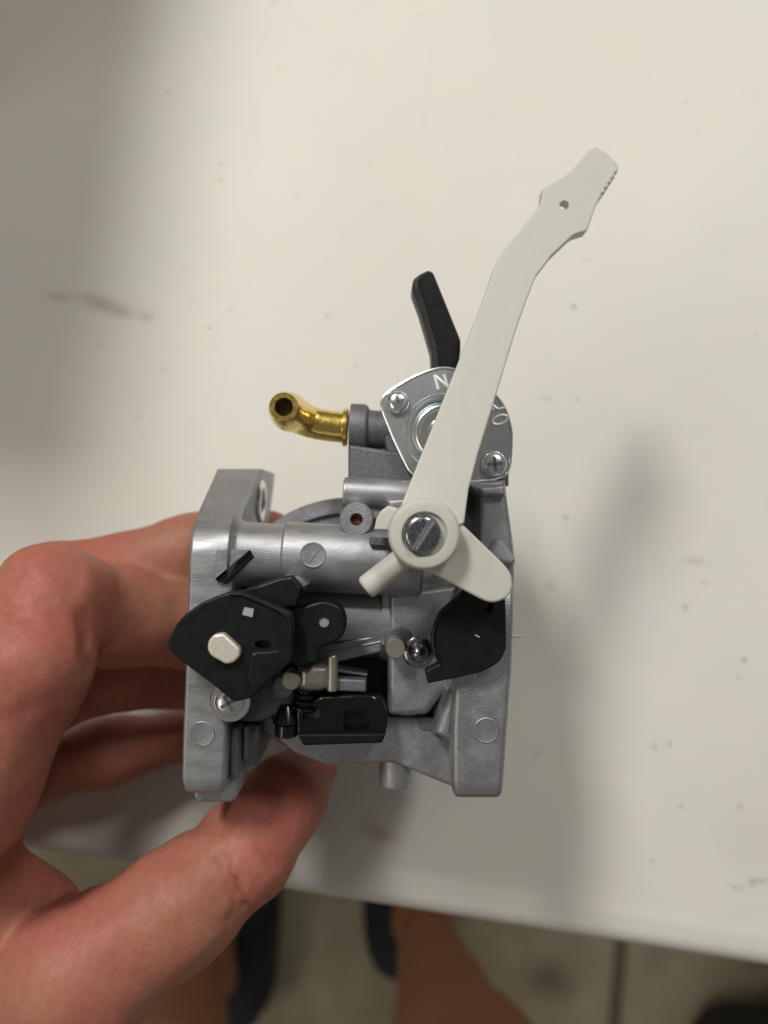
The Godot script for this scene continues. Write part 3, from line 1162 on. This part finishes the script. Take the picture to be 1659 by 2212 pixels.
	g.lathe([[3.5, -1.2], [3.5, 0.2], [3.3, 0.7], [2.9, 1.0], [2.2, 1.12], [0, 1.15]], sc, Vector3.BACK, 48)
	var ps := part("pivot_screw", g, M.screw, lv)
	g = Geo.new()
	var sd := (P(938, 1118, 18) - P(893, 1188, 18)).normalized()
	bar(g, sc - sd * 0.0033 + Vector3(0, 0, 0.0010), sc + sd * 0.0033 + Vector3(0, 0, 0.0010), Vector3.BACK, 0.75, 0.42, 0.75, 0.42, 0.05)
	part("screw_slot", g, M.dull, ps)
	g = Geo.new()
	var se := Vector3(sd.y, -sd.x, 0)
	bar(g, sc - sd * 0.0031 + se * 0.00062 + Vector3(0, 0, 0.0011), sc + sd * 0.0031 + se * 0.00062 + Vector3(0, 0, 0.0011), Vector3.BACK, 0.4, 0.4, 0.4, 0.4, 0.12)
	part("slot_burr", g, M.bright, ps)

	# ---- fuel cock: inlet, housing, zinc cover, black lever, brass elbow
	g = Geo.new()
	prism(g, fillet([[752, 960], [860, 975], [1000, 1000], [1100, 960], [1100, 1050], [1000, 1055], [752, 1045]], 4), -12, 26, 0.8)
	prism(g, circle(957, 934, 128, 40), -13, 24, 0.8)
	part("fuel_cock_body", g, M.dull, c)
	g = Geo.new()
	var ia := P(756, 926, -17)
	g.lathe([[4.4, 0], [5.4, 0], [5.6, 0.3], [5.6, 3.2], [5.2, 3.9], [4.5, 4.2], [4.3, 5.0], [4.3, 14]], ia, across, 40, false)
	g.lathe([[5.4, 0], [0, 0]], ia, across, 40, false)
	part("fuel_inlet", g, M.dull, c)
	g = Geo.new()
	var cover := fillet([[841, 841, 14], [821, 860, 14], [822, 884, 14], [845, 943], [866, 988], [884, 1022, 12], [915, 1040], [1019, 1044], [1059, 1040, 14], [1095, 1030, 16], [1105, 1006, 14], [1109, 947, 30], [1107, 922, 20], [1095, 881, 30], [1073, 849, 30], [1040, 818, 30], [992, 796, 30], [960, 791, 30], [936, 794, 30], [890, 812, 20]], 6)
	prism(g, cover, -9, 1.6, 0.3, [circle(957, 934, 76, 48)])
	var cov := part("fuel_cock_cover", g, M.zinc, c)
	# rolled rim
	g = Geo.new()
	var rim := []
	var rr := []
	for i in cover.size() + 1:
		var q: Array = cover[i % cover.size()]
		var v := Vector2(q[0] - 965, q[1] - 920)
		v -= v.normalized() * 3.0
		rim.push_back(P(965 + v.x, 920 + v.y, -9.0))
		rr.push_back(0.28)
	g.tube(rim, rr, 8)
	part("cover_rim", g, M.bright, cov)
	g = Geo.new()
	g.lathe([[8.4, -2], [8.4, 0.1], [8.1, 0.35], [7.7, 0.3], [7.25, -0.5], [7.0, -1.1], [6.5, -1.4]], P(957, 934, -9), Vector3.BACK, 64, false)
	part("cover_opening", g, M.bright, cov)
	g = Geo.new()
	g.lathe([[7.6, -1.3], [5.6, -1.3]], P(957, 934, -9), Vector3.BACK, 64, false)
	g.v.reverse()
	part("gasket_ring", g, M.gasket, cov)
	g = Geo.new()
	g.lathe([[6.7, -2], [6.5, -0.3], [6.1, 0.2], [5.6, 0.35], [5.1, 0.1], [4.7, -0.7], [3.2, -1.0], [2.6, -0.4], [0, -0.3]], P(957, 934, -9), Vector3.BACK, 64)
	part("spring_washer", g, M.bright, cov)
	phillips("cover_screw", P(859.5, 870, -8.7), Vector3.BACK, 2.45, 0.35, cov)
	phillips("cover_screw", P(1067, 1003, -8.7), Vector3.BACK, 2.75, 0.1, cov)
	# embossed ON / OFF, read from the other side
	for s in [[[938, 810], [947, 842]], [[940, 812], [970, 838]], [[959, 809], [970, 839]]]:
		stroke(s, cov)
	ring_stroke(1000, 829, 9, 15, 0.3, cov)
	for s in [[[1062, 874], [1075, 884]], [[1062, 874], [1056, 884]], [[1068, 879], [1063, 887]], [[1075, 884], [1090, 881]], [[1040, 852], [1053, 858]], [[1040, 852], [1034, 861]]]:
		stroke(s, cov)
	ring_stroke(1080, 907, 17, 9, -0.35, cov)
	# lever
	g = Geo.new()
	prism(g, fillet([[906, 592, 6], [926, 583, 4], [936, 588, 5], [995, 734, 6], [995, 756], [990, 800], [945, 800], [944, 754, 6], [919, 664, 6], [900, 608, 8]], 4), -12, 9.5, 0.5)
	var fv := part("fuel_lever", g, M.black, c)
	g = Geo.new()
	prism(g, fillet([[893, 600, 6], [912, 586, 4], [930, 590, 5], [985, 738, 6], [985, 800], [934, 800], [932, 757, 6], [906, 668, 6], [889, 622, 8]], 4), -15, 7, 1.4)
	part("lever_flank", g, M.flank, fv)
	fv.set_meta("label", "black plastic fuel cock lever")
	# brass elbow
	g = Geo.new()
	var path := [P(752, 924, -17), P(720, 921, -17), P(690, 917, -17), P(668, 911, -16.6), P(650, 903, -15), P(637, 895, -12.6), P(629, 890, -9.5)]
	g.tube(path, [3.5, 3.5, 3.5, 3.55, 3.7, 3.8, 3.7], 32)
	var el := part("brass_elbow", g, M.brass, c)
	g = Geo.new()
	var o := P(613, 879, 0)
	g.lathe([[3.2, -13], [3.8, -11.5], [4.15, -9.5], [4.1, -7.0], [3.5, -2.2], [3.1, -0.4], [2.9, 0], [1.9, 0], [1.75, -0.3], [1.75, -8], [0, -8]], o, (o - P(633, 892, -9.5)).normalized().lerp(Vector3.BACK, 0.75), 40)
	part("hose_barb", g, M.brass, el)
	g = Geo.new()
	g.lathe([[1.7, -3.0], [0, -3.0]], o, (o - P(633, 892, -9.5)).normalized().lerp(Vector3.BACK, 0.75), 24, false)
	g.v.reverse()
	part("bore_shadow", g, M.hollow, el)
	g = Geo.new()
	g.lathe([[0, 0], [3.9, 0], [4.3, 0.2], [4.3, 1.0], [3.9, 1.2], [0, 1.2]], P(740, 923, -17), across, 40)
	part("collar", g, M.brass, el)

	# ---- throttle lever on its shaft
	g = Geo.new()
	var tl := fillet([[362, 1390, 6], [369, 1372], [380, 1350], [397, 1329, 10], [435, 1302, 10], [470, 1287], [501, 1277, 8], [520, 1276], [575, 1297], [630, 1322, 6], [637, 1340], [636, 1400], [628, 1432], [604, 1452, 6], [580, 1474], [560, 1495, 6], [540, 1509], [514, 1516, 5], [500, 1514, 5], [461, 1481], [390, 1428, 4], [366, 1406, 6]], 4)
	prism(g, tl, 8, 3.0, 0.5, [fillet([[527, 1310], [549, 1314], [545, 1334], [522, 1328]], 2), circle(568, 1392, 18, 20, 10)])
	var tv := part("throttle_lever", g, M.black, c)
	tv.set_meta("label", "black plastic throttle lever on a pale cut shaft end")
	g = Geo.new()
	prism(g, fillet([[518, 1305], [556, 1305], [556, 1340], [518, 1340]], 2), 7.85, 0.8, 0.1)
	part("pale_insert", g, M.chip, tv)
	g = Geo.new()
	prism(g, fillet([[545, 1375], [592, 1375], [592, 1410], [545, 1410]], 2), 5.6, 0.5, 0.1)
	part("slot_floor", g, M.gloss, tv)
	# raised wing and its bevels
	g = Geo.new()
	var lean := func(x: float, y: float) -> float:
		return 8.25 + 0.010 * (600.0 - x) - 0.004 * (1450.0 - y)
	prism(g, fillet([[540, 1410, 10], [560, 1405, 10], [580, 1406], [612, 1398, 10], [616, 1430, 14], [588, 1468, 10], [548, 1503, 8], [530, 1470, 14]], 8), lean, 2.0, 0.7)
	part("raised_wing", g, M.black, tv)
	g = Geo.new()
	var arc := []
	var ar := []
	for q in [[497, 1284], [522, 1284], [560, 1299], [600, 1317], [622, 1331], [628, 1352], [628, 1396]]:
		arc.push_back(P(q[0], q[1], 8.0)); ar.push_back(0.45)
	g.tube(arc, ar, 10)
	part("edge_bead", g, M.black, tv)
	g = Geo.new()
	prism(g, fillet([[447, 1404, 6], [449, 1386, 6], [460, 1371, 8], [482, 1368, 6], [500, 1384, 8], [518, 1402, 6], [518, 1418, 6], [505, 1432, 8], [488, 1436, 6], [466, 1424, 6], [455, 1417, 5]], 4), 9.8, 8, 0.5)
	part("shaft_end", g, M.cut, tv)
	g = Geo.new()
	prism(g, fillet([[518, 1278], [560, 1262], [601, 1248], [632, 1243, 4], [654, 1270, 4], [640, 1312], [600, 1316]], 3), 6.2, 8, 0.7)
	part("lever_arm", g, M.black, tv)
	g = Geo.new()
	prism(g, fillet([[606, 1250], [622, 1239, 5], [648, 1243, 6], [668, 1263, 4], [650, 1282]], 4), 4.5, 8, 0.8)
	part("arm_end", g, M.dull, tv)
	g = Geo.new()
	prism(g, fillet([[570, 1300], [640, 1315], [676, 1302], [705, 1297, 20], [738, 1310, 20], [750, 1342, 20], [743, 1374, 20], [718, 1391, 14], [690, 1398], [684, 1432], [640, 1440], [600, 1400]], 8), 3.6, 4, 0.6, [circle(699.5, 1344, 11.5, 20)])
	part("link_tab", g, M.black, tv)
	g = Geo.new()
	prism(g, circle(699.5, 1344, 13, 20), 3.2, 0.6, 0.1)
	part("link_pin", g, M.pin, tv)
	phillips("flange_screw", P(496, 1516, 1.6), Vector3.BACK, 3.0, 0.5, fl, 4.1, 1.4)

	# ---- idle stop screw with its spring, the lug it passes through and the bracket below
	g = Geo.new()
	prism(g, fillet([[640, 1440, 8], [664, 1435], [712, 1436, 6], [716, 1480, 10], [700, 1496, 12], [660, 1498, 14], [640, 1490, 8]], 6), -0.5, 9, 2.0)
	g.lathe([[1.0, 0], [1.15, 0.3], [1.15, 6.9], [0.9, 7.3], [0, 7.3]], P(718, 1492, -2), Vector3.UP, 20)
	var lug := part("idle_lug", g, M.lug, c)
	g = Geo.new()
	g.lathe([[2.5, -4], [2.5, -0.4], [2.1, 0], [0, 0]], P(611, 1486, -3.5), Vector3.BACK, 28)
	part("lug_foot", g, M.dull, lug)
	g = Geo.new()
	g.lathe([[1.95, -5], [1.95, -0.3], [1.65, 0], [0, 0.05]], P(628, 1471, 0.2), Vector3.BACK, 28)
	part("lug_pin", g, M.lug, lug)
	g = Geo.new()
	prism(g, fillet([[718, 1466], [791, 1469], [791, 1496], [718, 1493]], 3), -2.5, 5, 0.5)
	part("lug_tongue", g, M.dull, lug)
	g = Geo.new()
	prism(g, fillet([[722, 1444, 2], [794, 1456], [794, 1461], [722, 1453]], 2), -5, 5, 0.3)
	part("tongue_rib", g, M.dull, lug)
	var top := P(661, 1384, -4)
	var ax := P(657, 1540, -4) - top
	g = Geo.new()
	g.lathe([[0, 0], [1.5, 0], [1.5, ax.length() * 1000.0], [0, ax.length() * 1000.0]], top, ax, 20)
	var idle := part("idle_screw", g, M.gloss, c)
	g = Geo.new()
	var coil := []
	var cr := []
	var cu := ax.normalized().cross(Vector3.BACK).normalized()
	for i in 181:
		var t := i / 180.0
		coil.push_back(top + ax * t + (cu * cos(t * TAU * 11.0) + Vector3.BACK * sin(t * TAU * 11.0)) * 0.0021)
		cr.push_back(0.46)
	g.tube(coil, cr, 8)
	part("spring", g, M.gloss, idle)
	g = Geo.new()
	g.lathe([[0, 0], [2.1, 0], [2.4, 0.3], [2.4, 2.5], [2.2, 2.75], [2.9, 2.9], [2.8, 3.4], [1.9, 5.4], [1.4, 6.4], [0, 6.5]], P(619, 1590, -4), Vector3.UP, 36)
	part("screw_cap", g, M.gloss, idle)
	g = Geo.new()
	prism(g, fillet([[640, 1590], [636, 1532], [690, 1504], [760, 1499], [812, 1500, 16], [834, 1528, 14], [838, 1562], [832, 1592]], 5), -2.6, 6, 0.9, [fillet([[742, 1534], [786, 1532], [800, 1570], [796, 1578], [742, 1580]], 5), fillet([[652, 1528], [690, 1526], [692, 1552], [652, 1554]], 5)])
	var br := part("idle_bracket", g, M.gloss, c)
	g = Geo.new()
	prism(g, fillet([[642, 1586], [834, 1584], [826, 1606], [654, 1612]], 4), -1.6, 6, 0.6)
	part("bracket_lip", g, M.black, br)
	g = Geo.new()
	prism(g, fillet([[645, 1520], [700, 1518], [700, 1560], [645, 1562]], 5), -3.6, 1, 0.2)
	part("bracket_pad", g, M.pad, br)
	g = Geo.new()
	prism(g, fillet([[730, 1525], [805, 1520], [812, 1582], [730, 1586]], 5), -5.0, 1, 0.2)
	part("bracket_floor", g, M.gloss, br)
	g = Geo.new()
	prism(g, fillet([[560, 1440], [600, 1470], [640, 1500], [630, 1530], [560, 1560], [500, 1560], [500, 1450]], 8), -8, 12, 0.8)
	part("throttle_boss", g, M.dull, c)


func stroke(s: Array, parent: Node3D) -> void:
	var g := Geo.new()
	g.tube([P(s[0][0], s[0][1], -9), P(s[1][0], s[1][1], -9)], [0.34, 0.34], 8)
	part("letter_stroke", g, M.letter, parent)


func ring_stroke(x: float, y: float, rx: float, ry: float, turn: float, parent: Node3D) -> void:
	var path := []
	var r := []
	for i in 25:
		var q := Vector2(rx * cos(TAU * i / 24), ry * sin(TAU * i / 24)).rotated(turn)
		path.push_back(P(x + q.x, y + q.y, -9)); r.push_back(0.32)
	var g := Geo.new()
	g.tube(path, r, 8)
	part("letter_stroke", g, M.letter, parent)


# ---------------------------------------------------------------- hand
func build_hand() -> void:
	var mm := 0.001
	var bone := func(a: Array, b: Array, ra: float, rb: float) -> Array:
		return [P(a[0], a[1], a[2]), P(b[0], b[1], b[2]), ra * mm, rb * mm]
	var index := [bone.call([-70, 1735, 3], [60, 1440, 3], 12.6, 11.2), bone.call([60, 1440, 3], [112, 1292, -5], 11.2, 10.2), bone.call([112, 1292, -5], [250, 1333, -22], 10.4, 10.6), bone.call([250, 1333, -22], [410, 1352, -32], 10.4, 9.2), bone.call([410, 1352, -32], [545, 1380, -50], 8.8, 7.6)]
	var middle := [bone.call([-190, 1740, -26], [120, 1275, -30], 11.5, 10.4), bone.call([120, 1275, -30], [420, 1196, -40], 10.4, 9.3), bone.call([420, 1196, -40], [575, 1165, -54], 9.0, 7.8)]
	var ring := [bone.call([-190, 1740, -44], [140, 1470, -47], 10.5, 10.0), bone.call([140, 1470, -47], [400, 1448, -54], 9.9, 9.0), bone.call([400, 1448, -54], [540, 1430, -62], 8.6, 7.5)]
	var little := [bone.call([-180, 1770, -56], [60, 1668, -57], 10.2, 9.3), bone.call([60, 1668, -57], [235, 1622, -60], 9.2, 8.6), bone.call([235, 1622, -60], [420, 1586, -66], 8.5, 7.0)]
	var thumb := [bone.call([-100, 2330, -18], [170, 2110, -10], 18, 15.5), bone.call([170, 2110, -10], [380, 1965, -14], 14.5, 12.0), bone.call([380, 1965, -14], [528, 1838, -22], 12.0, 10.6), bone.call([528, 1838, -22], [610, 1730, -34], 10.4, 9.4), bone.call([610, 1730, -34], [668, 1655, -48], 9.2, 7.6)]
	var web := [bone.call([-160, 1880, -14], [50, 2000, -20], 14, 13), bone.call([-70, 1735, -6], [-180, 1980, -14], 13, 16)]
	var palm := [bone.call([-190, 1740, -26], [-260, 2350, -30], 15, 19), bone.call([-180, 1760, -48], [-240, 2350, -44], 12, 17), bone.call([-100, 2330, -18], [-260, 2330, -38], 18, 19), bone.call([-220, 2330, -34], [-330, 2950, -20], 21, 24), bone.call([-330, 2950, -20], [-420, 3500, 0], 24, 30)]
	var creases := [
		[[[478, 1850], [489, 1871], [504, 1908], [518, 1948], [530, 1968]], 1.1, 0.95], [[[556, 1836], [580, 1855], [600, 1868]], 1.0, 0.7], [[[508, 1870], [530, 1920], [548, 1945]], 2.2, -0.9], [[[530, 1850], [560, 1885], [580, 1910]], 3.0, -0.9],
		[[[464, 1993], [489, 1991], [505, 1980]], 0.9, 0.75], [[[415, 1772], [440, 1790], [470, 1796]], 1.6, 1.0], [[[380, 1802], [410, 1830]], 2.5, -0.5], [[[625, 1755], [600, 1762], [585, 1775]], 1.4, 0.4],
		[[[70, 1950], [110, 1943], [150, 1938], [175, 1920]], 1.8, 0.8], [[[40, 1975], [90, 1968]], 1.5, 0.3],
		[[[180, 1335], [183, 1380], [189, 1425], [192, 1440]], 1.5, 1.1],
		[[[0, 1300], [13, 1309], [56, 1324]], 0.9, 0.75], [[[0, 1320], [30, 1328], [58, 1341]], 0.9, 0.75], [[[8, 1340], [32, 1351]], 1.1, 0.3], [[[32, 1282], [53, 1301]], 0.9, 0.75], [[[60, 1250], [72, 1268]], 1.0, 0.4],
		[[[79, 1226], [90, 1245], [98, 1252]], 1.6, -0.35], [[[25, 1255], [55, 1235]], 1.2, 0.3], [[[130, 1200], [150, 1225], [160, 1260]], 2.2, 0.3],
		[[[0, 1365], [40, 1378]], 1.0, 0.5], [[[60, 1290], [85, 1310]], 0.9, 0.5], [[[95, 1215], [118, 1228]], 0.9, 0.5], [[[105, 1300], [122, 1330]], 1.2, 0.4], [[[450, 1905], [470, 1950]], 0.9, 0.45], [[[540, 1895], [560, 1925]], 0.9, 0.5], [[[520, 1830], [545, 1850]], 0.9, 0.4], [[[300, 1905], [340, 1960]], 1.5, 0.25], [[[195, 1260], [215, 1300]], 3.5, -0.25], [[[10, 1560], [60, 1520]], 2.0, 0.2], [[[250, 1985], [300, 2040]], 2.5, -0.25], [[[340, 2030], [380, 2000]], 1.4, 0.2], [[[200, 2080], [260, 2110]], 2.5, 0.2]]
	var n := FastNoiseLite.new()
	n.seed = 51
	n.frequency = 0.06
	n.fractal_octaves = 3
	var knuckles := [[P(60, 1260, 2), 0.012, 0.5], [P(66, 1258, 4), 0.0018, 1.0], [P(75, 1250, 4), 0.004, 0.7], [P(560, 1880, -12), 0.012, 0.4], [P(130, 1330, 4), 0.008, 0.4], [P(660, 1640, -44), 0.014, 0.7], [P(20, 1520, 8), 0.018, 0.45], [P(100, 1960, 0), 0.02, 0.5]]
	var paint := func(p: Vector3, _g: Vector3) -> Color:
		var k := 0.5 + 0.5 * n.get_noise_3dv(p * 1000.0)
		var col := Color(0.38, 0.180, 0.108).lerp(Color(0.40, 0.145, 0.105), clampf((k - 0.3) * 2.0, 0, 1))
		for q in knuckles:
			var d: float = Vector2(p.x - q[0].x, p.y - q[0].y).length() / q[1]
			col = col.lerp(Color(0.46, 0.13, 0.10), q[2] * exp(-d * d))
		return col
	var o := MeshInstance3D.new()
	o.name = "hand"
	o.mesh = body_mesh([palm, web, thumb, little, ring, middle, index], 0.0012, 0.006, 0.0022, creases, paint)
	o.material_override = M.skin
	o.transform = held
	add_child(o, true)
	tag(o, "bare left hand gripping the carburettor with thumb below and fingers behind", "hand")


# ---------------------------------------------------------------- legs and shoes past the table's edge
func build_legs() -> void:
	var n := FastNoiseLite.new()
	n.seed = 61
	n.frequency = 0.02
	var paint := func(p: Vector3, _g: Vector3) -> Color:
		return Color(0.56, 0.255, 0.145).lerp(Color(0.60, 0.31, 0.18), 0.5 + 0.5 * n.get_noise_3dv(p * 1000.0))
	var legs := [
		[on_plane(914, 1995, 0.10), on_plane(1004, 2330, 0.42), "bare right lower leg below the table's front edge at the picture's bottom centre", on_plane(846, 2030, 0.05), "dark blue shoe beside the bare leg at bottom centre"],
		[on_plane(440, 2110, 0.10), on_plane(330, 2420, 0.42), "bare left lower leg in the shade just below the hand's thumb", on_plane(515, 2090, 0.05), "black shoe beside the shaded leg below the thumb"],
	]
	for l in legs:
		var ankle: Vector3 = l[0]
		var knee: Vector3 = l[1]
		var s := signf(ankle.x)
		var toe := ankle + Vector3(-s * 0.022, -0.065, -0.17)
		var heel := ankle + Vector3(-s * 0.026, -0.06, 0.02)
		var bones := [[[ankle, knee, 0.024, 0.049], [knee, knee + (knee - ankle) * 0.3, 0.054, 0.058], [ankle, heel, 0.025, 0.022], [ankle, toe, 0.025, 0.02], [toe + Vector3(0.015, 0, 0), heel, 0.02, 0.022], [toe - Vector3(0.015, 0, 0), heel, 0.02, 0.022]]]
		var o := MeshInstance3D.new()
		o.name = "leg"
		o.mesh = body_mesh(bones, 0.006, 0.02, 0.01, [], paint)
		o.material_override = M.skin
		add_child(o, true)
		tag(o, l[2], "leg")
		# shoe: an open upper round the foot and a sole
		var shoe := thing("shoe", l[4], "shoe", Transform3D(Basis.IDENTITY, Vector3(heel.x, 0, heel.z)))
		var g := Geo.new()
		var rings := []
		for q in [[0.058, 0.01, 0.03, 0.04], [0.045, 0.025, 0.038, 0.065], [0.02, 0.037, 0.044, 0.085], [-0.03, 0.045, 0.045, 0.09], [-0.08, 0.054, 0.043, 0.085], [-0.13, 0.056, 0.04, 0.07], [-0.18, 0.053, 0.034, 0.055], [-0.215, 0.04, 0.03, 0.045], [-0.235, 0.015, 0.024, 0.03]]:
			rings.push_back(round_ring(Vector3(s * 0.004 - q[0] * s * 0.08, q[2], q[0]), Vector3.RIGHT, Vector3.UP, q[1], q[3] / 2 - 0.004, minf(q[1], q[3] / 2) * 0.6))
		g.loft(rings)
		part("upper", g, M.shoe, shoe, 60)
		g = Geo.new()
		rings = []
		for q in [[0.062, 0.012], [0.05, 0.028], [0.025, 0.04], [-0.03, 0.048], [-0.13, 0.059], [-0.19, 0.055], [-0.225, 0.04], [-0.24, 0.014]]:
			rings.push_back(round_ring(Vector3(s * 0.004 - q[0] * s * 0.08, 0.010, q[0]), Vector3.RIGHT, Vector3.UP, q[1], 0.009, 0.006))
		g.loft(rings)
		part("sole", g, M.gloss, shoe, 60)
	# the dark thing lying in the corner
	var at := on_plane(1600, 2245, 0.0)
	var bag := thing("bag", "dark bag lying on the floor at the lower right corner of the picture", "bag", Transform3D(Basis.IDENTITY, at))
	var g2 := Geo.new()
	var rg := []
	for q in [[0.0, 0.05, 0.05], [0.02, 0.07, 0.07], [0.06, 0.068, 0.065], [0.09, 0.05, 0.045], [0.1, 0.02, 0.02]]:
		rg.push_back(round_ring(Vector3(0, q[0] + 0.004, 0.02), Vector3.RIGHT, Vector3.BACK, q[1], q[2], q[2] * 0.6))
	g2.loft(rg)
	part("bag_body", g2, mat("bag_cloth", Color(0.05, 0.046, 0.043), 0.85), bag, 60)
